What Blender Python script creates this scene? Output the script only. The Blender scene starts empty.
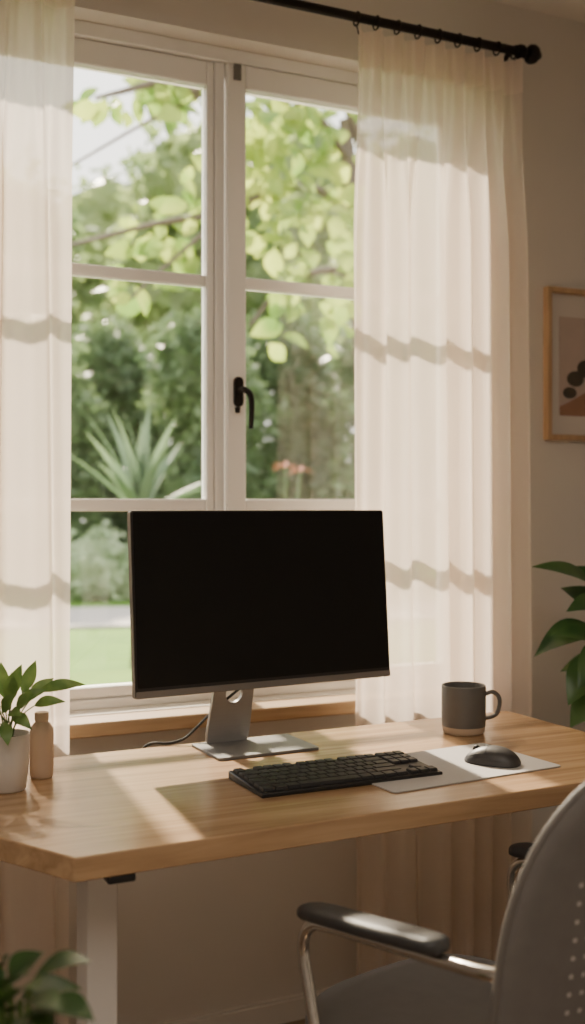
import bpy, bmesh, math, random
from mathutils import Vector, Matrix
random.seed(7)
R=math.radians; PI=math.pi
F=1100.0; TH=R(25); cT,sT=math.cos(TH),math.sin(TH); CAM=Vector((0,0,1.22)); V0=505.0
GZ=-.07   # room floor level
UP=Matrix.Translation((0,0,-GZ))
SC=bpy.context.scene; COL=SC.collection
def ray(u,v):
    a=(u-292.5)/F
    return Vector((a*cT+sT, -a*sT+cT, -(v-V0)/F))
def wp(u,v,y): r=ray(u,v); return CAM+r*(y/r.y)
def hp(u,v,z): r=ray(u,v); return CAM+r*((z-CAM.z)/r.z)
def dp(u,v,d): return CAM+ray(u,v)*d
# ---------------------------------------------------------------- mesh builder
class MB:
    def __init__(s,M=None): s.bm=bmesh.new(); s.M=M or Matrix()
    def v(s,p): return s.bm.verts.new(s.M@Vector(p))
    def f(s,vs):
        try: return s.bm.faces.new(vs)
        except ValueError: return None
    def box(s,c,d):
        x,y,z=c; a,b,h=d[0]/2,d[1]/2,d[2]/2
        V=[s.v((x+i*a,y+j*b,z+k*h)) for i in(-1,1) for j in(-1,1) for k in(-1,1)]
        for q in((0,1,3,2),(4,6,7,5),(0,4,5,1),(2,3,7,6),(0,2,6,4),(1,5,7,3)): s.f([V[i] for i in q])
        return s
    def b2(s,lo,hi):
        return s.box([(lo[i]+hi[i])/2 for i in range(3)],[abs(hi[i]-lo[i]) for i in range(3)])
    def frustum(s,c,d0,d1,h):
        x,y,z=c
        A=[s.v((x+i*d0[0]/2,y+j*d0[1]/2,z)) for i,j in((-1,-1),(1,-1),(1,1),(-1,1))]
        B=[s.v((x+i*d1[0]/2,y+j*d1[1]/2,z+h)) for i,j in((-1,-1),(1,-1),(1,1),(-1,1))]
        s.f(A[::-1]); s.f(B)
        for i in range(4): s.f([A[i],A[(i+1)%4],B[(i+1)%4],B[i]])
        return s
    def prism(s,pts,z0,z1):
        A=[s.v((p[0],p[1],z0)) for p in pts]; B=[s.v((p[0],p[1],z1)) for p in pts]
        s.f(A[::-1]); s.f(B); n=len(pts)
        for i in range(n): s.f([A[i],A[(i+1)%n],B[(i+1)%n],B[i]])
        return s
    def lathe(s,prof,seg=32,c=(0,0,0)):
        rings=[]
        for r,z in prof:
            if r<1e-6: rings.append([s.v((c[0],c[1],c[2]+z))])
            else: rings.append([s.v((c[0]+r*math.cos(2*PI*i/seg),c[1]+r*math.sin(2*PI*i/seg),c[2]+z)) for i in range(seg)])
        for a,b in zip(rings,rings[1:]):
            for i in range(seg):
                j=(i+1)%seg
                if len(a)==1 and len(b)==1: continue
                if len(a)==1: s.f([a[0],b[j],b[i]])
                elif len(b)==1: s.f([a[i],a[j],b[0]])
                else: s.f([a[i],a[j],b[j],b[i]])
        return s
    def tube(s,pts,r,seg=10,smooth=0,closed=False,flat=1.0):
        pts=[Vector(p) for p in pts]
        rr=list(r) if isinstance(r,(list,tuple)) else [r]*len(pts)
        if smooth:
            P=[];Q=[];n=len(pts);m=n if closed else n-1
            for i in range(m):
                if closed: a,b,c,d=pts[i-1],pts[i],pts[(i+1)%n],pts[(i+2)%n]
                else: a,b,c,d=pts[max(i-1,0)],pts[i],pts[i+1],pts[min(i+2,n-1)]
                for k in range(smooth):
                    t=k/smooth
                    P.append(.5*((2*b)+(c-a)*t+(2*a-5*b+4*c-d)*t*t+(3*b-a-3*c+d)*t**3))
                    Q.append(rr[i]*(1-t)+rr[(i+1)%n]*t)
            if not closed: P.append(pts[-1]);Q.append(rr[-1])
            pts,rr=P,Q
        n=len(pts); rings=[]; nrm=None
        for i in range(n):
            if closed: t=(pts[(i+1)%n]-pts[i-1])
            else: t=pts[min(i+1,n-1)]-pts[max(i-1,0)]
            if t.length<1e-9: t=Vector((0,0,1))
            t.normalize()
            if nrm is None:
                h=Vector((0,0,1)) if abs(t.z)<.9 else Vector((0,1,0))
                nrm=(h-t*h.dot(t)).normalized()
            else:
                nrm=(nrm-t*nrm.dot(t)); nrm.normalize()
            bn=t.cross(nrm)
            rings.append([s.v(pts[i]+(nrm*math.cos(2*PI*k/seg)*flat+bn*math.sin(2*PI*k/seg))*rr[i]) for k in range(seg)])
        m=n if closed else n-1
        for i in range(m):
            a,b=rings[i],rings[(i+1)%n]
            for k in range(seg): s.f([a[k],a[(k+1)%seg],b[(k+1)%seg],b[k]])
        if not closed: s.f(rings[0][::-1]); s.f(rings[-1])
        return s
    def leaf(s,base,tip,w,arch=0.0,fold=.2,n=7,up=None,power=.85):
        base=Vector(base);tip=Vector(tip);d=tip-base;L=d.length
        up=Vector(up) if up is not None else Vector((0,0,1))
        side=d.cross(up)
        if side.length<1e-5: side=d.cross(Vector((1,0,0)))
        side.normalize(); nn=side.cross(d).normalized()
        prev=None
        for i in range(n+1):
            t=i/n; c=base+d*t+nn*(arch*L*4*t*(1-t))
            ww=w*.5*math.sin(PI*min(1,t)**power) if 0<t<1 else 0.0
            if ww<1e-6: cur=[s.v(c)]
            else: cur=[s.v(c-side*ww+nn*fold*ww),s.v(c),s.v(c+side*ww+nn*fold*ww)]
            if prev:
                if len(prev)==1 and len(cur)==3: s.f([prev[0],cur[0],cur[1]]); s.f([prev[0],cur[1],cur[2]])
                elif len(prev)==3 and len(cur)==3: s.f([prev[0],cur[0],cur[1],prev[1]]); s.f([prev[1],cur[1],cur[2],prev[2]])
                elif len(prev)==3: s.f([prev[0],cur[0],prev[1]]); s.f([prev[1],cur[0],prev[2]])
            prev=cur
        return s
    def build(s,name,mat,parent=None,smooth=True,bevel=0,segs=2,angle=35,rec=True):
        if rec: bmesh.ops.recalc_face_normals(s.bm,faces=s.bm.faces)
        me=bpy.data.meshes.new(name); s.bm.to_mesh(me); s.bm.free()
        me.materials.append(mat)
        if smooth:
            for p in me.polygons: p.use_smooth=True
            me.set_sharp_from_angle(angle=R(angle))
        o=bpy.data.objects.new(name,me); COL.objects.link(o)
        if parent: o.parent=parent
        if bevel:
            m=o.modifiers.new('bevel','BEVEL'); m.width=bevel; m.segments=segs; m.limit_method='ANGLE'; m.angle_limit=R(40)
        return o
def tag(o,label=None,cat=None,group=None,kind=None):
    if label:o['label']=label
    if cat:o['category']=cat
    if group:o['group']=group
    if kind:o['kind']=kind
    return o
def empty(name,loc=(0,0,0),rz=0):
    o=bpy.data.objects.new(name,None); o.empty_display_size=.1; COL.objects.link(o)
    o.location=loc; o.rotation_euler=(0,0,rz); return o
def rrect(w,h,r,n=6,cx=0,cy=0):
    P=[]
    for sx,sy,a0 in((1,1,0),(-1,1,90),(-1,-1,180),(1,-1,270)):
        for i in range(n+1):
            a=R(a0+90*i/n); P.append((cx+sx*(w/2-r)+r*math.cos(a),cy+sy*(h/2-r)+r*math.sin(a)))
    return P
# ---------------------------------------------------------------- materials
def mat(name,col,rough=.6,metal=0,var=.06,scale=8,bump=0,bscale=60,spec=.5,stretch=(1,1,1),col2=None,coat=0,sheen=0):
    m=bpy.data.materials.new(name); m.use_nodes=True; N=m.node_tree.nodes; L=m.node_tree.links
    b=N['Principled BSDF']; b.inputs['Roughness'].default_value=rough; b.inputs['Metallic'].default_value=metal
    b.inputs['Specular IOR Level'].default_value=spec; b.inputs['Coat Weight'].default_value=coat; b.inputs['Sheen Weight'].default_value=sheen
    tc=N.new('ShaderNodeTexCoord'); mp=N.new('ShaderNodeMapping'); mp.inputs['Scale'].default_value=stretch
    L.new(tc.outputs['Object'],mp.inputs['Vector'])
    nz=N.new('ShaderNodeTexNoise'); nz.inputs['Scale'].default_value=scale; nz.inputs['Detail'].default_value=5
    L.new(mp.outputs[0],nz.inputs['Vector'])
    cr=N.new('ShaderNodeValToRGB'); c2=col2 or tuple(max(0,c*(1-var*2)) for c in col)
    cr.color_ramp.elements[0].position=.3; cr.color_ramp.elements[1].position=.7
    cr.color_ramp.elements[0].color=(*c2,1); cr.color_ramp.elements[1].color=(*col,1)
    L.new(nz.outputs['Fac'],cr.inputs['Fac']); L.new(cr.outputs['Color'],b.inputs['Base Color'])
    if bump:
        n2=N.new('ShaderNodeTexNoise'); n2.inputs['Scale'].default_value=bscale; n2.inputs['Detail'].default_value=3
        L.new(mp.outputs[0],n2.inputs['Vector'])
        bp=N.new('ShaderNodeBump'); bp.inputs['Strength'].default_value=bump; bp.inputs['Distance'].default_value=.002
        L.new(n2.outputs['Fac'],bp.inputs['Height']); L.new(bp.outputs[0],b.inputs['Normal'])
    return m
def dotmat(name,col):
    m=mat(name,col,.85,var=.05,scale=40,bump=.3,bscale=500,sheen=.15); N=m.node_tree.nodes; L=m.node_tree.links
    tc=N.new('ShaderNodeTexCoord'); sp=N.new('ShaderNodeSeparateXYZ'); L.new(tc.outputs['Object'],sp.inputs[0])
    def mth(op,a,b=None):
        n=N.new('ShaderNodeMath'); n.operation=op
        for i,x in enumerate((a,b)):
            if x is None: continue
            if isinstance(x,(int,float)): n.inputs[i].default_value=x
            else: L.new(x,n.inputs[i])
        return n.outputs[0]
    P=.017
    fx=mth('SUBTRACT',mth('FRACT',mth('DIVIDE',mth('ADD',sp.outputs['X'],5),P)),.5)
    fz=mth('SUBTRACT',mth('FRACT',mth('DIVIDE',sp.outputs['Z'],P*1.3)),.5)
    fz=mth('MULTIPLY',fz,1.3)
    dd=mth('SQRT',mth('ADD',mth('MULTIPLY',fx,fx),mth('MULTIPLY',fz,fz)))
    hole=mth('LESS_THAN',dd,.17)
    low=mth('LESS_THAN',sp.outputs['Z'],.86); inn=mth('LESS_THAN',mth('ABSOLUTE',sp.outputs['X']),.15)
    k=mth('MULTIPLY',mth('MULTIPLY',hole,low),inn)
    b=N['Principled BSDF']; src=b.inputs['Base Color'].links[0].from_socket
    mx=N.new('ShaderNodeMixRGB'); L.new(k,mx.inputs[0]); L.new(src,mx.inputs[1]); mx.inputs[2].default_value=(.48,.44,.40,1)
    L.new(mx.outputs[0],b.inputs['Base Color']); return m
def leafmat(name,c1,c2,trans=.45,rough=.45,scale=2.5):
    m=bpy.data.materials.new(name); m.use_nodes=True; N=m.node_tree.nodes; L=m.node_tree.links
    b=N['Principled BSDF']; b.inputs['Roughness'].default_value=rough
    tc=N.new('ShaderNodeTexCoord'); nz=N.new('ShaderNodeTexNoise'); nz.inputs['Scale'].default_value=scale
    L.new(tc.outputs['Object'],nz.inputs['Vector'])
    cr=N.new('ShaderNodeValToRGB'); cr.color_ramp.elements[0].position=.35; cr.color_ramp.elements[1].position=.65
    cr.color_ramp.elements[0].color=(*c1,1); cr.color_ramp.elements[1].color=(*c2,1)
    L.new(nz.outputs['Fac'],cr.inputs['Fac']); L.new(cr.outputs[0],b.inputs['Base Color'])
    t=N.new('ShaderNodeBsdfTranslucent'); L.new(cr.outputs[0],t.inputs['Color'])
    mx=N.new('ShaderNodeMixShader'); mx.inputs[0].default_value=trans
    L.new(b.outputs[0],mx.inputs[1]); L.new(t.outputs[0],mx.inputs[2]); L.new(mx.outputs[0],N['Material Output'].inputs['Surface'])
    return m
def sheermat(name,col,tr=.18,tl=.55,tcol=None):
    m=bpy.data.materials.new(name); m.use_nodes=True; N=m.node_tree.nodes; L=m.node_tree.links
    N.remove(N['Principled BSDF'])
    d=N.new('ShaderNodeBsdfDiffuse'); t=N.new('ShaderNodeBsdfTranslucent'); p=N.new('ShaderNodeBsdfTransparent')
    p.inputs['Color'].default_value=(1,.94,.87,1)
    tc=N.new('ShaderNodeTexCoord'); mp=N.new('ShaderNodeMapping'); mp.inputs['Scale'].default_value=(60,60,6); L.new(tc.outputs['Object'],mp.inputs[0])
    nz=N.new('ShaderNodeTexNoise'); nz.inputs['Scale'].default_value=3; L.new(mp.outputs[0],nz.inputs['Vector'])
    cr=N.new('ShaderNodeValToRGB'); cr.color_ramp.elements[0].color=(*[c*.93 for c in col],1); cr.color_ramp.elements[1].color=(*col,1)
    L.new(nz.outputs['Fac'],cr.inputs[0]); L.new(cr.outputs[0],d.inputs['Color'])
    t.inputs['Color'].default_value=(*(tcol or col),1)
    a=N.new('ShaderNodeMixShader'); a.inputs[0].default_value=tl; L.new(d.outputs[0],a.inputs[1]); L.new(t.outputs[0],a.inputs[2])
    b=N.new('ShaderNodeMixShader'); b.inputs[0].default_value=tr; L.new(a.outputs[0],b.inputs[1]); L.new(p.outputs[0],b.inputs[2])
    L.new(b.outputs[0],N['Material Output'].inputs['Surface']); return m
def glassmat():
    m=bpy.data.materials.new('window_glass'); m.use_nodes=True; N=m.node_tree.nodes; L=m.node_tree.links
    N.remove(N['Principled BSDF'])
    g=N.new('ShaderNodeBsdfGlossy'); g.inputs['Roughness'].default_value=.02
    p=N.new('ShaderNodeBsdfTransparent'); p.inputs['Color'].default_value=(.98,.98,.96,1)
    fr=N.new('ShaderNodeFresnel'); fr.inputs[0].default_value=1.6
    mx=N.new('ShaderNodeMixShader'); L.new(fr.outputs[0],mx.inputs[0]); L.new(p.outputs[0],mx.inputs[1]); L.new(g.outputs[0],mx.inputs[2])
    L.new(mx.outputs[0],N['Material Output'].inputs['Surface']); return m
def woodmat(name,c1,c2,c3,sx=(1.2,16,16),rough=.42,lo=.3,hi=.7):
    m=bpy.data.materials.new(name); m.use_nodes=True; N=m.node_tree.nodes; L=m.node_tree.links
    b=N['Principled BSDF']; b.inputs['Roughness'].default_value=rough
    tc=N.new('ShaderNodeTexCoord'); mp=N.new('ShaderNodeMapping'); mp.inputs['Scale'].default_value=sx; L.new(tc.outputs['Object'],mp.inputs[0])
    nz=N.new('ShaderNodeTexNoise'); nz.inputs['Scale'].default_value=2.2; nz.inputs['Detail'].default_value=9; nz.inputs['Roughness'].default_value=.6; nz.inputs['Distortion'].default_value=.6
    L.new(mp.outputs[0],nz.inputs['Vector'])
    cr=N.new('ShaderNodeValToRGB'); e=cr.color_ramp.elements; e[0].position=lo; e[0].color=(*c1,1); e[1].position=hi; e[1].color=(*c3,1)
    k=cr.color_ramp.elements.new(.5); k.color=(*c2,1)
    L.new(nz.outputs['Fac'],cr.inputs[0]); L.new(cr.outputs[0],b.inputs['Base Color'])
    bp=N.new('ShaderNodeBump'); bp.inputs['Strength'].default_value=.12; bp.inputs['Distance'].default_value=.001
    L.new(nz.outputs['Fac'],bp.inputs['Height']); L.new(bp.outputs[0],b.inputs['Normal']); return m
def floormat():
    m=woodmat('floor_planks',(.24,.16,.10),(.29,.20,.13),(.34,.24,.16),(1.2,10,10),.4)
    N=m.node_tree.nodes;L=m.node_tree.links
    br=N.new('ShaderNodeTexBrick'); br.inputs['Scale'].default_value=1; br.inputs['Brick Width'].default_value=1.2; br.inputs['Row Height'].default_value=.14; br.inputs['Mortar Size'].default_value=.002
    br.inputs['Color1'].default_value=(1,1,1,1); br.inputs['Color2'].default_value=(.8,.8,.8,1); br.inputs['Mortar'].default_value=(.15,.15,.15,1)
    tc=N.new('ShaderNodeTexCoord'); L.new(tc.outputs['Object'],br.inputs['Vector'])
    mx=N.new('ShaderNodeMixRGB'); mx.blend_type='MULTIPLY'; mx.inputs[0].default_value=1
    b=N['Principled BSDF']; src=b.inputs['Base Color'].links[0].from_socket
    L.new(src,mx.inputs[1]); L.new(br.outputs['Color'],mx.inputs[2]); L.new(mx.outputs[0],b.inputs['Base Color']); return m
M={}
M['wall']=mat('wall_paint',(.71,.665,.605),.9,var=.015,scale=2,bump=.1,bscale=220)
M['ceil']=mat('ceiling_paint',(.79,.75,.70),.95,var=.01,bump=.08,bscale=200)
M['white']=mat('white_frame_paint',(.93,.91,.88),.42,var=.01,bump=.03)
M['sill']=woodmat('sill_oak',(.44,.28,.15),(.52,.35,.20),(.60,.42,.25),(2,18,18))
M['desk']=woodmat('desk_oak',(.34,.205,.105),(.445,.28,.15),(.54,.355,.20),(1.0,17,17),.27,.32,.68)
M['leg']=mat('white_powder_coat',(.74,.71,.67),.5,var=.01,bump=.05)
M['blackp']=mat('black_plastic',(.020,.0195,.019),.5,var=.05,bump=.05,bscale=300,spec=.35)
M['key']=mat('keycap_plastic',(.034,.033,.033),.55,var=.05,bump=.05,bscale=400,spec=.35)
M['screen']=mat('screen_black',(.008,.0075,.007),.35,var=.02,spec=.25)
M['casing']=mat('monitor_casing',(.035,.032,.03),.4,metal=.3,var=.03)
M['lowbez']=mat('dark_silver_bezel',(.22,.205,.195),.4,metal=.5,var=.04)
M['silver']=mat('brushed_silver',(.36,.35,.34),.45,metal=.4,var=.04,stretch=(1,1,20),scale=20)
M['basem']=mat('grey_stand_metal',(.19,.185,.18),.5,metal=.2,var=.04,scale=20,spec=.35)
M['mat']=mat('grey_desk_mat',(.56,.53,.51),.75,var=.03,bump=.1,bscale=400)
M['mouse']=mat('mouse_plastic',(.050,.048,.048),.45,var=.03)
M['mug']=mat('charcoal_glaze',(.125,.118,.108),.5,var=.06,scale=20,bump=.05)
M['clay']=mat('raw_clay',(.58,.46,.34),.85,var=.05,bump=.2,bscale=300)
M['pot']=mat('cream_ceramic',(.64,.59,.53),.55,var=.03,bump=.06)
M['tan']=mat('tan_ceramic',(.56,.43,.32),.5,var=.04,bump=.05)
M['soil']=mat('potting_soil',(.05,.032,.02),.95,var=.3,scale=60,bump=1,bscale=120)
M['leafA']=leafmat('desk_plant_leaf',(.10,.20,.05),(.21,.33,.09),.38,scale=30)
M['leafB']=leafmat('large_plant_leaf',(.03,.09,.03),(.10,.20,.06),.30,.3,scale=8)
M['leafC']=leafmat('near_plant_leaf',(.03,.08,.02),(.08,.16,.04),.3,scale=8)
M['stem']=mat('green_stem',(.12,.20,.05),.6)
M['basket']=mat('terracotta_pot',(.30,.17,.11),.8,bump=.2,bscale=80)
M['rod']=mat('black_iron',(.02,.017,.015),.42,metal=.6,var=.05)
M['curtain']=sheermat('sheer_linen',(.96,.90,.83),.17,.52,(1,.88,.78))
M['head']=sheermat('linen_heading',(.94,.87,.80),.05,.38,(.98,.84,.74))
M['oakf']=woodmat('picture_oak',(.42,.27,.15),(.50,.33,.19),(.58,.39,.23),(20,20,2))
M['paper']=mat('paper_mount',(.68,.62,.56),.9,var=.01)
M['peach']=mat('print_peach',(.55,.44,.38),.9,var=.05,scale=12)
M['rust']=mat('print_rust',(.38,.21,.14),.9,var=.08,scale=20)
M['dkgreen']=mat('print_dark_brown',(.09,.075,.055),.9,var=.1,scale=20)
M['chfab']=mat('chair_grey_fabric',(.14,.128,.115),.85,var=.05,scale=40,bump=.35,bscale=500,sheen=.15)
M['chback']=dotmat('chair_back_fabric',(.155,.140,.126))
M['chrim']=mat('chair_rim_plastic',(.16,.145,.13),.55,var=.03)
M['armpad']=mat('armrest_rubber',(.04,.04,.04),.5,var=.05,bump=.1,bscale=300)
M['chrome']=mat('chrome',(.60,.585,.56),.17,metal=1,var=.01)
M['glass']=glassmat()
# ---------------------------------------------------------------- room shell
WY=2.50; WT=.15; X0,X1=-1.6,3.1; YB=-1.9; ZC=2.6
wx0,wx1,wz0,wz1=.29,1.735,.735,2.365
def struct(mb,name,m,label,parent=None,**k):
    o=mb.build(name,m,parent,**k)
    if not parent: tag(o,label,None,None,'structure')
    return o
w=MB(); w.b2((X0,WY,GZ),(wx0,WY+WT,ZC)); w.b2((wx1,WY,GZ),(X1,WY+WT,ZC)); w.b2((wx0,WY,GZ),(wx1,WY+WT,wz0)); w.b2((wx0,WY,wz1),(wx1,WY+WT,ZC))
struct(w,'wall_front',M['wall'],'warm beige wall around the window',smooth=False)
struct(MB().b2((X0-.1,YB,GZ),(X0,WY+WT,ZC)),'wall_left',M['wall'],'beige side wall left of the desk',smooth=False)
struct(MB().b2((X1,YB,GZ),(X1+.1,WY+WT,ZC)),'wall_right',M['wall'],'beige side wall right of the desk',smooth=False)
struct(MB().b2((X0-.1,YB-.1,GZ),(X1+.1,YB,ZC)),'wall_back',M['wall'],'beige wall behind the chair',smooth=False)
struct(MB().b2((X0-.1,YB-.1,GZ-.1),(X1+.1,WY+WT,GZ)),'floor',floormat(),'brown wooden plank floor',smooth=False)
struct(MB().b2((X0-.1,YB-.1,ZC),(X1+.1,WY+WT,ZC+.1)),'ceiling',M['ceil'],'plain off-white ceiling',smooth=False)
bb=MB(); bb.b2((X0,WY-.012,GZ),(X1,WY,GZ+.055)); bb.b2((X0,WY-.009,GZ+.055),(X1,WY,GZ+.063))
struct(bb,'baseboard_front',M['wall'],'low baseboard under the window wall',bevel=.003)
# window
win=empty('window_1',(0,0,0)); tag(win,'white framed casement window with two sashes of three panes','window',None,'structure')
FY0,FY1=2.565,2.635
fr=MB()
fr.b2((wx0,FY0,wz0),(wx0+.035,FY1,wz1)); fr.b2((wx1-.035,FY0,wz0),(wx1,FY1,wz1))
fr.b2((wx0+.035,FY0,wz1-.035),(wx1-.035,FY1,wz1)); fr.b2((wx0+.035,FY0,wz0),(wx1-.035,FY1,wz0+.022))
fr.b2((.987,FY0+.01,wz0+.022),(1.013,FY1,wz1-.035))
fr.build('window_frame',M['white'],win,bevel=.003)
zg=[.785,1.20,1.24,1.762,1.80,2.268]
def sash(xa,xb,ga,gb,y0,y1):
    s=MB(); zb,zt=wz0+.024,wz1-.037
    s.b2((xa,y0,zb),(ga,y1,zt)); s.b2((gb,y0,zb),(xb,y1,zt))
    s.b2((ga,y0,zb),(gb,y1,zg[0])); s.b2((ga,y0,zg[5]),(gb,y1,zt))
    o=s.build('sash',M['white'],win,bevel=.004)
    for a,b in((zg[1],zg[2]),(zg[3],zg[4])):
        MB().b2((ga,y0+.006,a+.005),(gb,y1-.006,b-.005)).build('glazing_bar',M['white'],o,bevel=.004)
    MB().b2((ga,y0+.020,zg[0]),(gb,y0+.024,zg[5])).build('glass_pane',M['glass'],o,smooth=False)
    return o
sash(wx0+.037,.985,.372,.966,FY0+.012,FY0+.052)
sash(1.015,wx1-.037,1.066,1.655,FY0-.004,FY0+.04)
hz=wp(236,392,FY0).z
HM=Matrix.Translation((1.043,FY0-.004,hz))
hb=MB(HM@Matrix.Rotation(R(90),4,'X')); hb.prism(rrect(.026,.075,.012),0,.008)
ho=hb.build('handle',M['rod'],win,bevel=.002)
hh=MB(HM)
hh.tube([(0,-.008,.004),(0,-.03,.004),(.004,-.044,.0),(.014,-.048,-.012),(.018,-.047,-.045),(.016,-.046,-.095)],[.007,.007,.008,.008,.007,.006],12,smooth=5)
hh.build('lever',M['rod'],ho)
hk=MB(HM); hk.lathe([(0,-.055),(.006,-.053),(.007,-.04),(0,-.038)],12,c=(-.006,-.012,0)); hk.build('latch_pin',M['rod'],ho)
hg=MB(); hg.b2((1.03,FY0-.012,2.285),(1.05,FY0-.004,2.325)); hg.build('catch',M['lowbez'],win,bevel=.002)
MB().b2((wx0-.05,2.415,.700),(wx1+.05,2.60,.733)).build('window_sill',M['sill'],win,bevel=.004)
# ---------------------------------------------------------------- curtains and rod
RY=2.36; RZ=wp(370,20,RY).z
xe=wp(519,46,RY).x
rod=empty('curtain_rod',(xe,RY,RZ)); tag(rod,'black iron curtain rod above the window with stepped round finial','curtain rod')
rb=MB(); rb.tube([(-2.1,0,0),(0,0,0)],.0115,16); rb.build('pole',M['rod'],rod)
fn=MB(Matrix.Rotation(R(90),4,'Y')); fn.lathe([(0,-.004),(.017,-.004),(.019,0),(.019,.010),(.017,.014),(.010,.016),(.010,.026),(.018,.028),(.024,.034),(.0255,.043),(.022,.053),(.013,.058),(.012,.063),(.008,.068),(0,.069)],24); fn.build('finial',M['rod'],rod,angle=50)
for bx in(-.035,-1.9):
    b=MB(); b.tube([(bx,0,-.014),(bx,.03,-.03),(bx,.13,-.03)],.007,8); b.box((bx,.135,-.03),(.03,.008,.08)); b.build('bracket',M['rod'],rod)
def curtain(label,xt0,xt1,xb0,xb1,nf,nb,amp,seed,zt,zb):
    rnd=random.Random(seed)
    root=empty('curtain',((xb0+xb1)/2,RY,zb)); ox=(xb0+xb1)/2
    tag(root,label,'curtain','sheer curtains hanging from the rod')
    ph=[rnd.uniform(0,6.28) for _ in range(8)]
    sm=lambda x:max(0,min(1,x))**2*(3-2*max(0,min(1,x)))
    def P(s,z,off=0):
        t=(zt-z)/(zt-zb)
        xa=xt0+(xb0-xt0)*min(1,t*1.3); xc=xt1+(xb1-xt1)*min(1,t*1.3)
        q0=2*PI*nf*s; pin=max(0,math.cos(q0))**3
        yh=-.040*pin+.008+.006*math.cos(2*q0)
        s2=s+.040*math.sin(5.3*s+ph[0]+.7*t)+.022*math.sin(12*s+ph[1]+1.3*t)
        q=2*PI*nb*s2
        A=amp*(1+.45*math.sin(6*s+ph[2]+1.0*t))
        yb=-A*(math.cos(q)+.25*math.cos(2*q+.5+ph[7]))+.25*A*math.sin(3.1*q+ph[3]+1.2*t)*(1-.6*t)+.006*math.sin(3.1*s+ph[6]+2*t)
        k=sm((t-.02)*5)
        y=yh*(1-k)+yb*k
        x=xa+(xc-xa)*s+.018*math.sin(q+.5*math.sin(3*t+ph[5]))*k*math.sin(PI*s)**.5
        return (x-ox,y+off,z-zb)
    def sheet(za,zc,nz,off=0):
        m=MB(); nx=nf*24; g=[]
        for j in range(nz+1):
            tt=j/nz; z=za+(zc-za)*tt
            g.append([m.v(P(i/nx,z,off)) for i in range(nx+1)])
        for j in range(nz):
            for i in range(nx): m.f([g[j][i],g[j][i+1],g[j+1][i+1],g[j+1][i]])
        return m
    sheet(zt,zb,70).build('panel',M['curtain'],root,angle=180)
    sheet(zt+.004,zt-.085,6,-.003).build('heading_tape',M['head'],root,angle=180)
    sheet(zb+.07,zb,3,-.003).build('hem',M['head'],root,angle=180)
    for i in range(nf+1):
        s=min(.99,max(.01,i/nf)); p=P(s,zt)
        r=MB(); r.tube([(p[0],.0160*math.cos(a),RZ-zb-.004+.0160*math.sin(a)) for a in [2*PI*k/16 for k in range(16)]],.0024,6,closed=True)
        r.tube([(p[0],0,RZ-zb-.020),(p[0],p[1]*.6,zt-zb-.012)],.0018,6)
        r.build('ring',M['rod'],root)
    return root
ctz=RZ-.032
curtain('white sheer curtain right of the window, behind the mug',wp(355,300,RY).x,wp(516,300,RY).x,wp(352,500,RY).x,wp(522,500,RY).x,8,7,.029,3,ctz,GZ+.03)
curtain('white sheer curtain at the left edge, behind the small potted plant',.0,wp(72,300,RY).x,-.02,wp(68,500,RY).x,8,8,.029,5,ctz,GZ+.03)
# ---------------------------------------------------------------- picture
pt=wp(543,287,WY); pb=wp(543,440,WY); pw,phh=.34,pt.z-pb.z
pic=empty('framed_picture',(pt.x+pw/2,WY,pb.z)); tag(pic,'oak framed print with cream mount and dark rounded shapes on the right wall','picture')
fw=.016
m=MB(); 
m.b2((-pw/2,-.022,0),(-pw/2+fw,0,phh)); m.b2((pw/2-fw,-.022,0),(pw/2,0,phh)); m.b2((-pw/2+fw,-.022,0),(pw/2-fw,0,fw)); m.b2((-pw/2+fw,-.022,phh-fw),(pw/2-fw,0,phh))
m.build('frame',M['oakf'],pic,bevel=.002)
MB().b2((-pw/2+fw,-.008,fw),(pw/2-fw,-.001,phh-fw)).build('mount',M['paper'],pic,smooth=False)
ax0,ax1,az0,az1=-pw/2+.050,pw/2-.050,.070,phh-.080
pr=MB().b2((ax0,-.010,az0),(ax1,-.008,az1)).build('print',M['peach'],pic,smooth=False)
XZ=Matrix.Rotation(R(90),4,'X')
def disc(cx,cz,rx,rz,y,name,m):
    MB(XZ).prism([(cx+rx*math.cos(2*PI*k/28),cz+rz*math.sin(2*PI*k/28)) for k in range(28)],y,y+.0006).build(name,m,pr,smooth=False)
hill=[(ax0,az0),(ax1,az0)]+[(ax1-(ax1-ax0)*k/12,az0+.05+.03*math.sin(k/12*PI*1.3)) for k in range(13)]
MB(XZ).prism(hill,.010,.0106).build('painted_hill',M['rust'],pr,smooth=False)
disc(ax0+.055,az0+.105,.030,.022,.0108,'painted_leaf',M['dkgreen']); disc(ax0+.095,az0+.135,.034,.026,.0110,'painted_leaf',M['dkgreen']); disc(ax0+.035,az0+.065,.024,.016,.0112,'painted_leaf',M['dkgreen'])
# ---------------------------------------------------------------- desk
DZ=.74; TK=.034
A=Vector((.364,1.480)); fdir=Vector((1,.038)).normalized()
FR=A+fdir*1.19; BR=Vector((1.54,2.118)); 
BL=Vector((.245,2.083)); CH=Vector((.225,1.73))
def roundpoly(pts,rs,n=6):
    out=[];N=len(pts)
    for i,p in enumerate(pts):
        a=(pts[i-1]-p); b=(pts[(i+1)%N]-p); r=rs[i]
        p0=p+a.normalized()*r; p1=p+b.normalized()*r
        for k in range(n+1):
            t=k/n; out.append((1-t)**2*p0+2*t*(1-t)*p+t*t*p1)
    return out
desk=empty('desk',(.9,1.8,GZ)); tag(desk,'oak topped desk with white metal legs standing under the window','desk')
dp2=[q-Vector((.9,1.8)) for q in roundpoly([A,FR,BR,BL,CH],[.006,.02,.015,.03,.12])]
MB(UP).prism(dp2,DZ-TK,DZ).build('desktop',M['desk'],desk,bevel=.002,segs=2)
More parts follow.
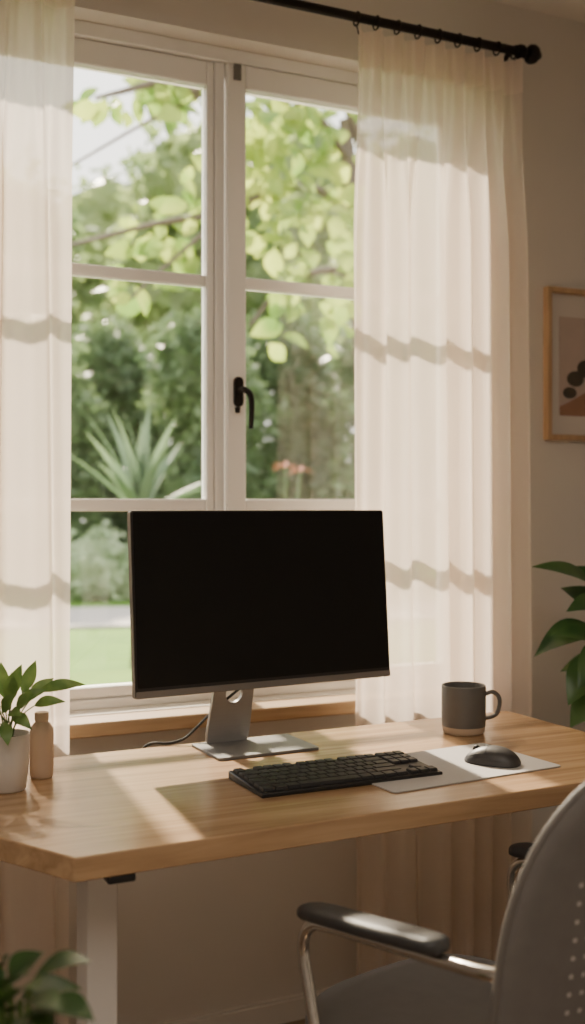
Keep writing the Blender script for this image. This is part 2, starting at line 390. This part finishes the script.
lx=.453-.9
for x in(lx,1.42-.9):
    y=1.70-1.8
    l=MB(UP); l.b2((x-.021,y-.03,.03+GZ),(x+.021,y+.03,.40)); l.b2((x-.0245,y-.034,.36),(x+.0245,y+.034,DZ-TK-.03)); l.build('leg',M['leg'],desk,bevel=.003)
    f=MB(); f.b2((x-.03,-.24,0.008),(x+.03,.26,.03)); fo=f.build('foot',M['leg'],desk,bevel=.004)
    for yy in(-.22,.24): MB().lathe([(0,0),(.02,0),(.02,.009),(0,.009)],16,(x,yy,0)).build('glide',M['blackp'],fo)
    MB(UP).b2((x-.03,-.22,DZ-TK-.03),(x+.03,.25,DZ-TK)).build('bracket',M['leg'],desk,bevel=.002)
MB(UP).b2((lx+.03,-.02,DZ-TK-.04),(.52-.03,.02,DZ-TK-.01)).build('crossbar',M['leg'],desk,bevel=.002)
pc=hp(123,880,.70); MB(UP).box((pc.x-.9,pc.y-1.8+.018,DZ-TK-.006),(.040,.03,.012)).build('height_control',M['blackp'],desk,bevel=.003)
# ---------------------------------------------------------------- monitor
mon=empty('computer_monitor',(.845,2.0,DZ),R(2.0)); tag(mon,'wide black screen monitor on a flat silver stand','monitor')
MB().prism(rrect(.215,.145,.008,5,.006,0),0,.0055).build('stand_base',M['basem'],mon,bevel=.0012)
def ringslab(mb,outer,inner,t):
    n=len(outer); L=[]
    for z in(-t/2,t/2):
        L.append(([mb.v((p[0],p[1],z)) for p in outer],[mb.v((p[0],p[1],z)) for p in inner]))
    for i in range(n):
        j=(i+1)%n
        mb.f([L[0][0][i],L[0][0][j],L[0][1][j],L[0][1][i]]); mb.f([L[1][0][i],L[1][0][j],L[1][1][j],L[1][1][i]])
        mb.f([L[0][0][i],L[0][0][j],L[1][0][j],L[1][0][i]]); mb.f([L[0][1][i],L[0][1][j],L[1][1][j],L[1][1][i]])
def squarish(w,h,cx,cy,n=40,e=6,ta=0,shear=0):
    P=[]
    for i in range(n):
        a=2*PI*i/n; c,s=math.cos(a),math.sin(a)
        x=math.copysign(abs(c)**(2/e),c)*w/2; y=math.copysign(abs(s)**(2/e),s)*h/2
        P.append((cx+x*(1-ta*(y/h))+shear*y,cy+y))
    return P
nk=MB(Matrix.Translation((-.024,.062,.005))@Matrix.Rotation(R(90+6),4,'X'))
ringslab(nk,squarish(.084,.30,.010,.148,40,14,.25,.10),squarish(.036,.036,.006,.098,40,2),.011)
nk.build('stand_neck',M['silver'],mon,bevel=.0015)
PM=Matrix.Translation((.020,-.03,.2975))@Matrix.Rotation(R(2.5),4,'Z')@Matrix.Rotation(R(-4.5),4,'X')@Matrix.Rotation(R(90),4,'X')
MW,MH=.561,.345
MB(PM).prism(rrect(MW,MH,.005,5),-.018,0).build('casing',M['casing'],mon,bevel=.0015)
MB(PM).prism(rrect(MW-.008,MH-.022,.003,4,0,.008),0,.0012).build('screen',M['screen'],mon,smooth=False)
MB(PM).prism(rrect(MW-.002,.0125,.002,4,0,-MH/2+.0068),0,.002).build('lower_bezel',M['lowbez'],mon,bevel=.0005)
MB(PM).prism(rrect(.30,.20,.02,5,0,.01),-.035,-.018).build('rear_housing',M['blackp'],mon,bevel=.006)
MB(PM).prism(rrect(.07,.07,.01,5,-.03,0),-.062,-.035).build('stand_mount',M['silver'],mon,bevel=.003)
cb=MB(); 
pts=[(.885,2.045,.905),(.872,2.065,.868),(.842,2.090,.835),(.80,2.10,.80),(.765,2.095,.772),(.735,2.09,.752),(.705,2.096,.7445),(.675,2.112,.7435),(.662,2.135,.725),(.68,2.150,.69),(.76,2.150,.665),(.90,2.13,.665),(1.02,2.10,.67)]
cb.tube(pts,.0030,8,smooth=8); tag(cb.build('power_cable',M['blackp']),'thin black cable trailing from the monitor stand over the desk','cable')
# ---------------------------------------------------------------- keyboard
kb=empty('keyboard',(.889,1.725,DZ),R(.5)); tag(kb,'black compact keyboard lying in front of the monitor','keyboard')
KW,KD=.350,.148
b=MB(); pr_=[(-KD/2,0),(KD/2,0),(KD/2,.0135),(-KD/2,.008)]
b.M=Matrix(((0,0,1,0),(1,0,0,0),(0,1,0,0),(0,0,0,1))); b.prism(pr_,-KW/2,KW/2); b.build('case',M['blackp'],kb,bevel=.002)
U=(KW-.010)/18.25; V=(KD-.014)/6.15
rows=[[1,-1,1,1,1,1,-.5,1,1,1,1,-.5,1,1,1,1,-.25,1,1,1],[1]*13+[2,-.25,1,1,1],[1.5]+[1]*12+[1.5,-.25,1,1,1],[1.75]+[1]*11+[2.25],[2.25]+[1]*10+[2.75,-1.25,1],[1.25]*3+[6.25]+[1.25]*4+[-.25,1,1,1]]
kmesh={}
tilt=math.atan2(.0055,KD)
for ri,row in enumerate(rows):
    x=-KW/2+.005; y=KD/2-.007-V*(ri+.5)-(.15*V if ri>0 else 0)
    for kw in row:
        if kw<0: x+=-kw*U; continue
        if kw not in kmesh:
            km=MB(Matrix.Rotation(tilt,4,'X')); km.frustum((0,0,0),(kw*U-.0014,V-.0014),(kw*U-.0034,V-.0040),.0055)
            o=km.build('key',M['key'],kb,bevel=.0008); kmesh[kw]=o
        else:
            o=kmesh[kw].copy(); COL.objects.link(o)
        o.location=(x+kw*U/2,y,.0107+(y)*.0055/KD); x+=kw*U
# ---------------------------------------------------------------- mat and mouse
dm=MB(Matrix.Rotation(R(5),4,'Z')).prism(rrect(.375,.225,.008,5),0,.0025)
o=dm.build('desk_mat',M['mat'],None,bevel=.0008); o.location=(1.103,1.713,DZ+.0003); tag(o,'light grey mat under the mouse and keyboard end','desk mat')
ms=empty('computer_mouse',(1.195,1.688,DZ+.0028),R(36)); tag(ms,'dark grey wireless mouse resting on the grey mat','mouse')
def mtop(u,v):
    wd=.031*(1-.12*max(0,v)**2)
    hgt=.030*(1-.30*max(0,v)**1.5)*max(0,(1-abs(v)**2.4))**.6
    return (u*wd*max(0,(1-abs(v)**3.4))**.42, v*.053, hgt*max(0,(1-abs(u)**2.6))**.6)
def mgrid(u0,u1,v0,v1,nu,nv,off=0):
    m=MB(); g=[]
    for j in range(nv+1):
        row=[]
        for i in range(nu+1):
            p=Vector(mtop(u0+(u1-u0)*i/nu,v0+(v1-v0)*j/nv)); p.z+=.002+off; row.append(m.v(p))
        g.append(row)
    for j in range(nv):
        for i in range(nu): m.f([g[j][i],g[j][i+1],g[j+1][i+1],g[j+1][i]])
    return m
m=mgrid(-1,1,-1,1,32,40); bmesh.ops.remove_doubles(m.bm,verts=m.bm.verts,dist=1e-5); m.build('shell',M['mouse'],ms,angle=60)
bs=MB(); ol=[]
for k in range(44):
    cc=math.cos(2*PI*k/44); v=math.sin(2*PI*k/44); p=mtop(1,v*.985); ol.append((math.copysign(p[0],cc)*.97 if abs(cc)>1e-6 else 0,p[1]*.98))
bs.prism(ol,0,.0045).build('base',M['blackp'],ms)
mgrid(-.80,-.07,.12,.88,10,12,.0008).build('button',M['mouse'],ms); mgrid(.07,.80,.12,.88,10,12,.0008).build('button',M['mouse'],ms)
MB(Matrix.Translation((0,.030,.0225))@Matrix.Rotation(R(90),4,'Y')).lathe([(0,-.003),(.007,-.003),(.008,0),(.007,.003),(0,.003)],16).build('scroll_wheel',M['blackp'],ms)
# ---------------------------------------------------------------- mug
mc=hp(464,737,DZ)+Vector((.024,.037,0))
mg=empty('mug',(mc.x,mc.y,DZ),0); tag(mg,'charcoal ceramic mug with bare clay foot on the desk','mug')
r0=.0465;H=.101
MB().lathe([(r0-.001,.016),(r0,.03),(r0,H-.004),(r0-.001,H),(r0-.003,H),(r0-.0045,H-.004),(r0-.0045,.012),(0,.009)],48).build('body',M['mug'],mg,angle=50)
MB().lathe([(0,0),(r0-.007,0),(r0-.003,.004),(r0-.001,.016),(r0-.004,.0165)],48).build('clay_foot',M['clay'],mg,angle=50)
hd=Vector((cT,-sT,0))
MB().tube([hd*(r0-.002)+Vector((0,0,.081)),hd*(r0+.014)+Vector((0,0,.086)),hd*(r0+.027)+Vector((0,0,.076)),hd*(r0+.029)+Vector((0,0,.058)),hd*(r0+.021)+Vector((0,0,.038)),hd*(r0-.002)+Vector((0,0,.030))],.0045,10,smooth=6).build('handle',M['mug'],mg)
# ---------------------------------------------------------------- desk plant & bottle
pp=hp(12,795,DZ)+Vector((-.0,.035,0))
pl=empty('potted_plant',(pp.x,pp.y,DZ)); tag(pl,'small green leafy plant in a cream pot on the desk','potted plant')
MB().lathe([(0,0),(.026,0),(.030,.004),(.035,.05),(.0365,.094),(.035,.096),(.033,.094),(.031,.083),(0,.083)],40).build('pot',M['pot'],pl,angle=50)
MB().lathe([(0,.088),(.02,.087),(.0315,.084)],24).build('soil',M['soil'],pl)
lf=MB(); st=MB()
dl=(pp-CAM).dot(Vector((sT,cT,0)))
base=Vector((0,0,.086))
specs=[((38,692),(86,685),.022,.02,.14),((22,694),(36,660),.024,.03,-.08),((12,696),(22,664),.025,-.02,.06),((4,698),(1,662),.025,.01,0),((34,706),(66,702),.020,-.02,.18),((-6,700),(-30,686),.024,.0,.1),((0,714),(-16,700),.024,-.05,.08),((14,716),(32,730),.022,-.06,.2),((0,724),(-24,730),.022,-.04,.15),((28,698),(54,678),.023,.03,.05),((4,722),(8,746),.022,-.065,.12),((10,702),(12,672),.025,-.03,0),((16,708),(34,694),.024,-.06,.04),((2,712),(16,694),.024,-.06,.05),((10,712),(22,716),.022,-.06,.12),((20,702),(46,690),.020,.0,.14)]
for (a,b_,w_,dd,ar) in specs:
    p=dp(a[0],a[1],dl+dd*.6)-pl.location; q=dp(b_[0],b_[1],dl+dd)-pl.location
    st.tube([base+Vector((random.uniform(-.008,.008),random.uniform(-.008,.008),-.004)),base.lerp(p,.5)+Vector((0,0,.010)),p],.0012,5,smooth=3)
    lf.leaf(p,q,w_,ar+.03,.16,12,up=(random.uniform(-.4,.1),-.85,.6),power=.88)
lf.build('leaves',M['leafA'],pl); st.build('stems',M['stem'],pl)
bp_=hp(43,780,DZ)+Vector((.002,.02,0))
bt=empty('bottle',(bp_.x,bp_.y,DZ)); tag(bt,'small tan ceramic bottle beside the cream plant pot','bottle')
MB().lathe([(0,0),(.0175,0),(.0200,.004),(.0208,.02),(.0208,.078),(.0198,.087),(.0155,.094),(.0115,.098),(.0105,.102)],40).build('body',M['tan'],bt,angle=60)
MB().lathe([(0,.100),(.0118,.100),(.0124,.103),(.0124,.113),(.0112,.115),(0,.115)],32).build('stopper',M['clay'],bt,angle=50)
# ---------------------------------------------------------------- floor plants
def floorplant(loc,label,pr,phh,leaves,mt,potm,uprnd=None):
    r=empty('potted_plant',loc); tag(r,label,'potted plant')
    MB().lathe([(0,0),(pr*.72,0),(pr*.76,.01),(pr,phh-.01),(pr,phh),(pr-.012,phh),(pr-.02,phh-.04),(0,phh-.04)],36).build('pot',potm,r,angle=50)
    MB().lathe([(0,phh-.03),(pr-.018,phh-.035)],24).build('soil',M['soil'],r)
    L=MB(); S=MB()
    for (p,q,w_,ar) in leaves:
        p=Vector(p)-r.location; q=Vector(q)-r.location
        b0=Vector((random.uniform(-.3,.3)*pr,random.uniform(-.3,.3)*pr,phh-.04))
        S.tube([b0,b0.lerp(p,.5)+Vector((0,0,.05)),p],[.006,.005,.003],6,smooth=4)
        L.leaf(p,q,w_,ar,.25,12,up=uprnd)
    L.build('leaves',mt,r); S.build('stems',M['stem'],r); return r
D2=2.72
lv=[(dp(606,600,D2+.05),dp(531,567,D2-.08),.08,.10),(dp(602,634,D2),dp(534,657,D2-.05),.085,.20),(dp(600,656,D2-.05),dp(568,706,D2-.12),.085,.14),(dp(606,618,D2),dp(560,588,D2+.1),.08,.12),(dp(610,690,D2-.05),dp(570,728,D2-.08),.085,.14),(dp(612,600,D2),dp(574,566,D2+.06),.08,.1),(dp(608,646,D2-.1),dp(550,636,D2-.14),.07,.12),(dp(612,670,D2),dp(560,672,D2+.05),.08,.16),(dp(610,610,D2-.08),dp(566,612,D2-.14),.07,.14),(dp(614,640,D2-.12),dp(578,690,D2-.2),.08,.1)]
cx=dp(628,600,2.76)
for i in range(14):
    a=i*2.4; rr=.10+.04*random.random(); z0=.75+.35*(i/14); b0=Vector((cx.x+rr*math.cos(a)*.6,cx.y+rr*math.sin(a)*.6,z0))
    q=b0+Vector((math.cos(a)*.2,math.sin(a)*.2,random.uniform(-.02,.12)))
    if q.y>2.36 or q.x<1.80 : continue
    lv.append((b0,q,.085,.14))
floorplant((cx.x,cx.y,GZ),'large dark green leafy plant at the right edge beside the desk',.13,.36,lv,M['leafB'],M['basket'],(-.2,-.5,.85))
D3=1.12
lv=[]
for (a,b_,w_,dd) in [((30,985),(92,962),.055,0),((20,1000),(84,990),.05,.03),((10,985),(45,952),.05,.02),((0,985),(10,955),.05,0),((30,1010),(95,1022),.05,-.03),((10,1015),(62,1010),.05,-.05),((-10,1000),(-30,965),.05,.02),((5,1030),(50,1045),.05,-.05),((-5,1000),(28,975),.05,-.03),((25,1035),(85,1060),.05,.02),((-20,1020),(-70,1000),.05,0),((-10,1040),(-60,1060),.05,.03),((0,1010),(40,990),.05,-.06),((15,1020),(55,1032),.05,-.02)]:
    lv.append((dp(a[0],a[1],D3+dd),dp(b_[0],b_[1],D3+dd*2),w_,.10))
cx3=dp(5,1000,D3)
floorplant((cx3.x,cx3.y,GZ),'blurred green leafy plant nearest the camera at the lower left corner',.11,.40,lv,M['leafC'],M['basket'])
# ---------------------------------------------------------------- chair
ch=empty('office_chair',(.918,1.318,GZ),R(13)); tag(ch,'grey office chair with dark padded armrests and chrome arm tubes','chair')
st_=MB(UP); P=[(math.copysign(abs(math.cos(a))**(2/3.2),math.cos(a))*.202,.03+math.copysign(abs(math.sin(a))**(2/3.2),math.sin(a))*.22) for a in [2*PI*k/40 for k in range(40)]]
prev=None
for (sc,z) in((.80,.415),(.97,.42),(1,.435),(1,.455),(.96,.470),(.80,.478),(.5,.476),(.0,.472)):
    if sc==0:
        c=st_.v((0,.03,z)); 
        for i in range(len(prev)): st_.f([prev[i],prev[(i+1)%len(prev)],c])
    else:
        cur=[st_.v((x*sc,.03+(y-.03)*sc,z)) for x,y in P]
        if prev:
            for i in range(len(cur)): st_.f([prev[i],prev[(i+1)%len(cur)],cur[(i+1)%len(cur)],cur[i]])
        else: st_.f(cur[::-1])
        prev=cur
st_.build('seat',M['chfab'],ch,angle=80)
def backpt(a,k,off=0,e=2.6,hw=.228,hh2=.285,zc=.648):
    x=math.copysign(abs(math.cos(a))**(2/e),math.cos(a))*hw*k; z=zc+math.copysign(abs(math.sin(a))**(2/e),math.sin(a))*hh2*k
    y=-.250-(z-.45)*.13+1.0*x*x
    return Vector((x,y+off,z))
bk=MB(UP); n=56
def shell(off): 
    R_=[]
    for k in(1,.985,.94,.88,.75,.6,.45,.3,.15): R_.append([bk.v(backpt(2*PI*i/n,k,off*(1 if k<.95 else (.75 if k<.99 else .3)))) for i in range(n)])
    R_.append([bk.v(backpt(0,0,off))]); 
    for a,b in zip(R_,R_[1:]):
        for i in range(n):
            if len(b)==1: bk.f([a[i],a[(i+1)%n],b[0]])
            else: bk.f([a[i],a[(i+1)%n],b[(i+1)%n],b[i]])
    return R_[0]
o1=shell(.011); o2=shell(-.011)
for i in range(n): bk.f([o1[i],o1[(i+1)%n],o2[(i+1)%n],o2[i]])
bk.build('backrest',M['chback'],ch,angle=80)
MB(UP).tube([backpt(2*PI*i/n,1.0,0) for i in range(n)],.0050,8,closed=True).build('back_frame',M['chrim'],ch,angle=80)
for s in(-1,1):
    x=s*.222
    ap=MB(UP); prev=None
    for (yy,sw,zz) in((.135,.25,.648),(.131,.7,.650),(.118,.92,.652),(.09,1,.656),(0,1,.666),(-.09,1,.677),(-.118,.92,.680),(-.131,.7,.681),(-.135,.25,.682)):
        cur=[ap.v((x+.0245*sw*math.copysign(abs(math.cos(a))**.7,math.cos(a)),yy,zz+.0115*(sw**.5)*math.copysign(abs(math.sin(a))**.7,math.sin(a)))) for a in [2*PI*k/20 for k in range(20)]]
        if prev:
            for i in range(20): ap.f([prev[i],prev[(i+1)%20],cur[(i+1)%20],cur[i]])
        else: ap.f(cur)
        prev=cur
    ap.f(prev[::-1]); ap.build('armrest_pad',M['armpad'],ch,angle=60)
    t=MB(UP); t.tube([(s*.15,.06,.412),(s*.205,.075,.412),(x,.095,.45),(x,.125,.54),(x,.138,.60),(x,.118,.632),(x,.07,.643),(x,-.10,.661),(x,-.17,.668),(s*.215,-.215,.672),(s*.20,-.235,.674)],.0088,12,smooth=6)
    t.build('arm_tube',M['chrome'],ch)
    MB(UP@Matrix.Translation((s*.20,-.228,.674))@Matrix.Rotation(R(90),4,'X')).lathe([(0,-.006),(.012,-.006),(.012,.010),(0,.010)],16).build('arm_bolt',M['chrome'],ch)
MB(UP).tube([(0,.0,.405),(0,-.15,.405),(0,-.28,.42),(0,-.295,.50),(0,-.295,.56)],[.02,.02,.02,.02,.018],10,smooth=5,flat=.6).build('back_support',M['chrim'],ch)
MB(UP).lathe([(0,.385),(.09,.39),(.09,.412),(0,.412)],24).build('seat_plate',M['blackp'],ch)
MB().lathe([(0,.09),(.03,.09),(.03,.30),(.018,.30),(.018,.46),(0,.46)],20).build('gas_column',M['chrome'],ch)
for k in range(5):
    a=2*PI*k/5+.3; d=Vector((math.cos(a),math.sin(a),0))
    l=MB().tube([Vector((0,0,.105))+d*.02,Vector((0,0,.10))+d*.15,Vector((0,0,.075))+d*.27],[.022,.018,.013],10).build('base_leg',M['chrome'],ch)
    MB(Matrix.Translation(d*.27+Vector((0,0,.029)))@Matrix.Rotation(a,4,'Z')@Matrix.Rotation(R(90),4,'X')).lathe([(0,-.02),(.026,-.02),(.029,-.014),(.029,.014),(.026,.02),(0,.02)],20).build('caster',M['blackp'],l)
    MB().tube([Vector((0,0,.03))+d*.27,Vector((0,0,.08))+d*.27],.007,8).build('caster_stem',M['chrome'],l)
# ---------------------------------------------------------------- garden
def gp(u,d,z):
    p=dp(u,505,d); p.z=z; return p
lawnm=mat('lawn_grass',(.125,.235,.035),.9,col2=(.08,.165,.025),scale=1.2,bump=1,bscale=40,spec=.1)
tag(MB().b2((-30,WY+WT+.02,-.15),(40,60,-.02)).build('lawn',lawnm,smooth=False),'green lawn outside the window','lawn',None,'structure')
bouncem=mat('bounce_stone',(.30,.26,.22),.9,var=.08,scale=3,bump=.3,bscale=20)
tag(MB().b2((-6,WY+WT+.03,-.02),(8,6.0,.005)).build('bounce_ground',bouncem,smooth=False),'unseen beige stone ground outside the house, added to bounce neutral light','bounce_ground',None,'structure')  # unseen paving added so the ground bounce onto the curtains is neutral
pathm=mat('path_concrete',(.42,.38,.34),.9,var=.05,scale=2)
a0,a1,a2,a3=gp(-150,12.4,0),gp(700,14.8,0),gp(700,12.5,0),gp(-150,10.5,0)
m=MB(); m.prism([(p.x,p.y) for p in(a3,a2,a1,a0)],-.03,.012); tag(m.build('garden_path',pathm,smooth=False),'pale concrete path crossing the lawn','path',None,'structure')
G1=leafmat('hedge_leaf',(.08,.135,.06),(.17,.245,.10),.40,scale=.8)  # hedge and tree leaf colours lightened to paint in the garden haze
G2=leafmat('tree_leaf',(.15,.23,.09),(.31,.38,.15),.50,scale=.6)
G3=leafmat('bright_leaf',(.15,.27,.045),(.42,.50,.10),.60,scale=3)
G4=leafmat('pale_shrub_leaf',(.26,.36,.18),(.50,.58,.38),.4,scale=3)
G5=leafmat('sword_leaf',(.11,.17,.10),(.20,.27,.15),.35,scale=1)
BK=mat('bark',(.11,.09,.07),.9,var=.15,scale=12,bump=.6,bscale=30)
RD=leafmat('red_petal',(.45,.14,.08),(.6,.22,.12),.4)
def cloud(mb,c,r,n,size,rnd,solid=True):
    c=Vector(c)
    if solid:
        bm=bmesh.new(); bmesh.ops.create_icosphere(bm,subdivisions=3,radius=1)
        idx={}
        for v in bm.verts:
            k=.72*(1+.22*math.sin(v.co.x*7+c.x)*math.sin(v.co.y*6+c.y)+.15*math.sin(v.co.z*9+c.x*3))
            idx[v.index]=mb.v((c.x+v.co.x*r[0]*k,c.y+v.co.y*r[1]*k,c.z+v.co.z*r[2]*k))
        for f in bm.faces: mb.f([idx[v.index] for v in f.verts])
        bm.free()
    for _ in range(n):
        d=Vector((rnd.gauss(0,1),rnd.gauss(0,1),rnd.gauss(0,1))).normalized()
        k=rnd.uniform(.65,1.05)*(1+.12*math.sin(d.x*7+c.x)+.1*math.sin(d.z*8+c.y))
        p=c+Vector((d.x*r[0]*k,d.y*r[1]*k,d.z*r[2]*k))
        a=Vector((rnd.gauss(0,1),rnd.gauss(0,1),rnd.gauss(0,.6)-.3)).normalized(); s=size*rnd.uniform(.6,1.3)
        b_=a.cross(Vector((rnd.gauss(0,1),rnd.gauss(0,1),rnd.gauss(0,1)))).normalized()
        mb.f([mb.v(p),mb.v(p+a*s*.45+b_*s*.28),mb.v(p+a*s),mb.v(p+a*s*.45-b_*s*.28)])
rnd=random.Random(11)
def bush(name,u,d,blobs,mt,n,size,label,cat,group=None,solid=True):
    b0=gp(u,d,0); r=empty(name,(b0.x,b0.y,-.02)); tag(r,label,cat,group)
    L=MB()
    for (dx,dy,z,rx,ry,rz) in blobs: cloud(L,(dx,dy,z),(rx,ry,rz),n,size,rnd,solid)
    L.build('foliage',mt,r,rec=False)
    T=MB()
    for (dx,dy,z,rx,ry,rz) in blobs: T.tube([(dx*.1,dy*.1,0),(dx*.4,dy*.4,z*.5),(dx,dy,z)],[.09,.06,.03],8,smooth=3)
    T.build('trunk',BK,r)
    return r
HL=['dark green hedge shrub behind the left curtain edge','tall dark green hedge shrub seen through the left panes','dark green hedge shrub behind the centre window post','dark green hedge shrub seen through the right panes','dark green hedge shrub behind the right curtain edge','dark green hedge shrub furthest right behind the curtain']
for i,(u,hgt) in enumerate([(40,3.7),(125,4.2),(210,3.9),(300,4.3),(390,3.9),(480,4.2)]):
    bush('garden_shrub',u,16+2.1*(i%2),[(0,0,1.3,.95,.8,1.4),(.2,.1,hgt*.62,.9,.75,1.3),(-.3,-.1,hgt*.82,.7,.6,.8)],G1,1500,.17,HL[i],'shrub',group='hedge shrubs beyond the lawn')
TL=['leafy green tree behind the hedge, furthest left','low leafy green tree behind the hedge in the left panes','leafy green tree behind the centre window post','tall leafy green tree behind the hedge in the right panes','leafy green tree behind the right curtain']
for i,(u,d,z,s) in enumerate([(0,24,6.9,1.9),(120,31,8.4,2.5),(205,24,7.9,1.9),(300,38,12.2,3.2),(420,28,8.8,2.2)]):
    bush('garden_tree',u,d,[(0,0,z,s,s*.7,s*.9),(s*.45,.3,z-2.0,s*.75,s*.5,s*.7),(-s*.5,-.2,z-2.2,s*.75,s*.5,s*.7),(0,0,z-3.6,s*.8,s*.5,s*.9)],G2,900,.36,TL[i],'tree',group='trees beyond the hedge',solid=True)
bush('flowering_shrub',95,14.3,[(0,0,.40,.65,.45,.50),(.6,.0,.35,.5,.35,.40)],G4,900,.13,'low pale green shrub beside the garden path','shrub')
b0=gp(140,8.4,0); ya=empty('yucca_plant',(b0.x,b0.y,-.02)); tag(ya,'spiky yucca with long sword leaves seen through the left middle pane','yucca')
L=MB()
for i in range(20):
    a=rnd.uniform(0,2*PI); el=rnd.uniform(.35,1.45); l=rnd.uniform(.65,1.05)
    d=Vector((math.cos(a)*math.cos(el),math.sin(a)*math.cos(el),math.sin(el)))
    L.leaf((0,0,1.12),Vector((0,0,1.12))+d*l,.11,.05,.4,7,power=.55)
L.build('leaves',G5,ya); MB().tube([(0,0,0),(.04,0,.6),(0,0,1.14)],[.08,.07,.06],10,smooth=4).build('trunk',BK,ya)
b0=gp(372,7.4,0); nt=empty('broadleaf_tree',(b0.x,b0.y,-.02)); tag(nt,'nearest tree with bright yellow green broad leaves hanging across the window','tree')
T=MB(); rel=lambda u,v,d: dp(u,v,d)-nt.location
T.tube([(0,0,0),(.05,0,1.2),(-.05,.05,2.4),rel(345,120,7.3)],[.10,.085,.07,.04],10,smooth=5)
brs=[[rel(385,260,7.4),rel(320,190,7.2),rel(250,200,7.0),rel(170,262,6.8),rel(130,300,6.7)],
     [rel(375,200,7.4),rel(320,120,7.2),rel(255,85,7.0),rel(180,105,6.9),rel(72,165,6.8)],
     [rel(380,280,7.4),rel(330,270,7.3),rel(285,285,7.1),rel(250,325,7.0)],
     [rel(372,180,7.4),rel(335,80,7.2),rel(290,50,7.1),rel(245,65,7.0)],
     [rel(250,200,7.0),rel(205,215,6.9),rel(150,225,6.8),rel(72,245,6.8)],
     [rel(200,92,6.9),rel(165,82,6.8),rel(120,92,6.8),rel(95,98,6.8)]]
for b_ in brs: T.tube(b_,[.038,.028,.018,.012,.008][:len(b_)],7,smooth=4)
T.build('trunk',BK,nt)
L=MB()
def cl(u,v,ru,rv,n):
    for _ in range(n):
        p=rel(u+rnd.gauss(0,.5)*ru,v+rnd.gauss(0,.5)*rv,7.0+rnd.uniform(-.35,.35))
        if p.z>4.0: continue
        a=Vector((rnd.gauss(0,.7),rnd.gauss(0,.5),-.4+rnd.gauss(0,.5))).normalized(); s=rnd.uniform(.12,.23)
        L.leaf(p,p+a*s,s*.64,.08,.2,5,up=(rnd.gauss(0,.6),-1,rnd.gauss(.4,.5)))
for args in[(290,150,50,60,60),(320,100,45,40,36),(262,110,30,40,28),(335,210,40,50,30),(275,215,40,35,22),(300,285,45,30,20),(255,160,20,40,15),(345,300,30,40,12),
            (155,95,45,18,24),(185,95,25,22,20),(150,235,40,22,20),(185,215,22,30,15),(125,285,25,15,8),(185,270,20,25,8),(110,105,25,12,8),(268,320,20,20,6),(200,150,15,30,10)]:
    cl(*args)
L.build('leaves',G3,nt,rec=False)
b0=gp(290,10.5,0); rf=empty('flowering_plant',(b0.x,b0.y,-.02)); tag(rf,'leafy plant with a few orange red blooms seen through the right pane','plant')
L=MB();Q=MB()
for i in range(30):
    a=rnd.uniform(0,2*PI); h0=rnd.uniform(.2,1.2); L.leaf((0,0,0),(math.cos(a)*.35,math.sin(a)*.35,h0+.1),.14,.1,.3,6)
for (x,z) in((-.10,1.60),(.06,1.56)):
    for k in range(4): Q.leaf((x,-.1,z),(x+.12*math.cos(k*1.3),-.1+.03*k,z+.05*math.sin(k*1.3)),.05,.1,.2,4)
    L.tube([(0,0,0),(x*.6,-.05,1.1),(x,-.1,z)],.012,6)
L.build('leaves',G1,rf); Q.build('blooms',RD,rf)
# ---------------------------------------------------------------- light
sun=bpy.data.lights.new('sun','SUN'); sun.energy=32; sun.angle=R(2.0); sun.color=(1,.85,.67)
so=bpy.data.objects.new('sun',sun); COL.objects.link(so)
el=R(38); az=R(4)
d=Vector((-math.sin(az)*math.cos(el),-math.cos(az)*math.cos(el),-math.sin(el))); so.rotation_euler=d.to_track_quat('-Z','Y').to_euler()
so.location=(1,12,9)
al=bpy.data.lights.new('room_fill','AREA'); al.energy=34; al.size=1.8; al.color=(1,.90,.79)  # area fill added near the ceiling to brighten the room, no lamp there
ao=bpy.data.objects.new('room_fill',al); COL.objects.link(ao); ao.location=(-.2,-.3,2.5)
W=bpy.data.worlds.new('sky'); SC.world=W; W.use_nodes=True; N=W.node_tree.nodes; L_=W.node_tree.links
bg=N['Background']; bg.inputs['Strength'].default_value=4.2
tc=N.new('ShaderNodeTexCoord'); sp=N.new('ShaderNodeSeparateXYZ'); L_.new(tc.outputs['Generated'],sp.inputs[0])
cr=N.new('ShaderNodeValToRGB'); cr.color_ramp.elements[0].position=0; cr.color_ramp.elements[0].color=(1,.94,.86,1); cr.color_ramp.elements[1].position=.7; cr.color_ramp.elements[1].color=(.86,.87,.91,1)
L_.new(sp.outputs['Z'],cr.inputs[0]); L_.new(cr.outputs[0],bg.inputs['Color'])
# ---------------------------------------------------------------- camera
cd=bpy.data.cameras.new('camera'); cam=bpy.data.objects.new('camera',cd); COL.objects.link(cam); SC.camera=cam
cam.location=CAM; cam.rotation_euler=(R(90),0,-TH)
cd.sensor_fit='VERTICAL'; cd.sensor_height=36; cd.sensor_width=36; cd.lens=F/1024*36; cd.shift_y=-7/1024; cd.clip_start=.05; cd.clip_end=200
cd.dof.use_dof=True; cd.dof.focus_distance=2.0; cd.dof.aperture_fstop=2.6
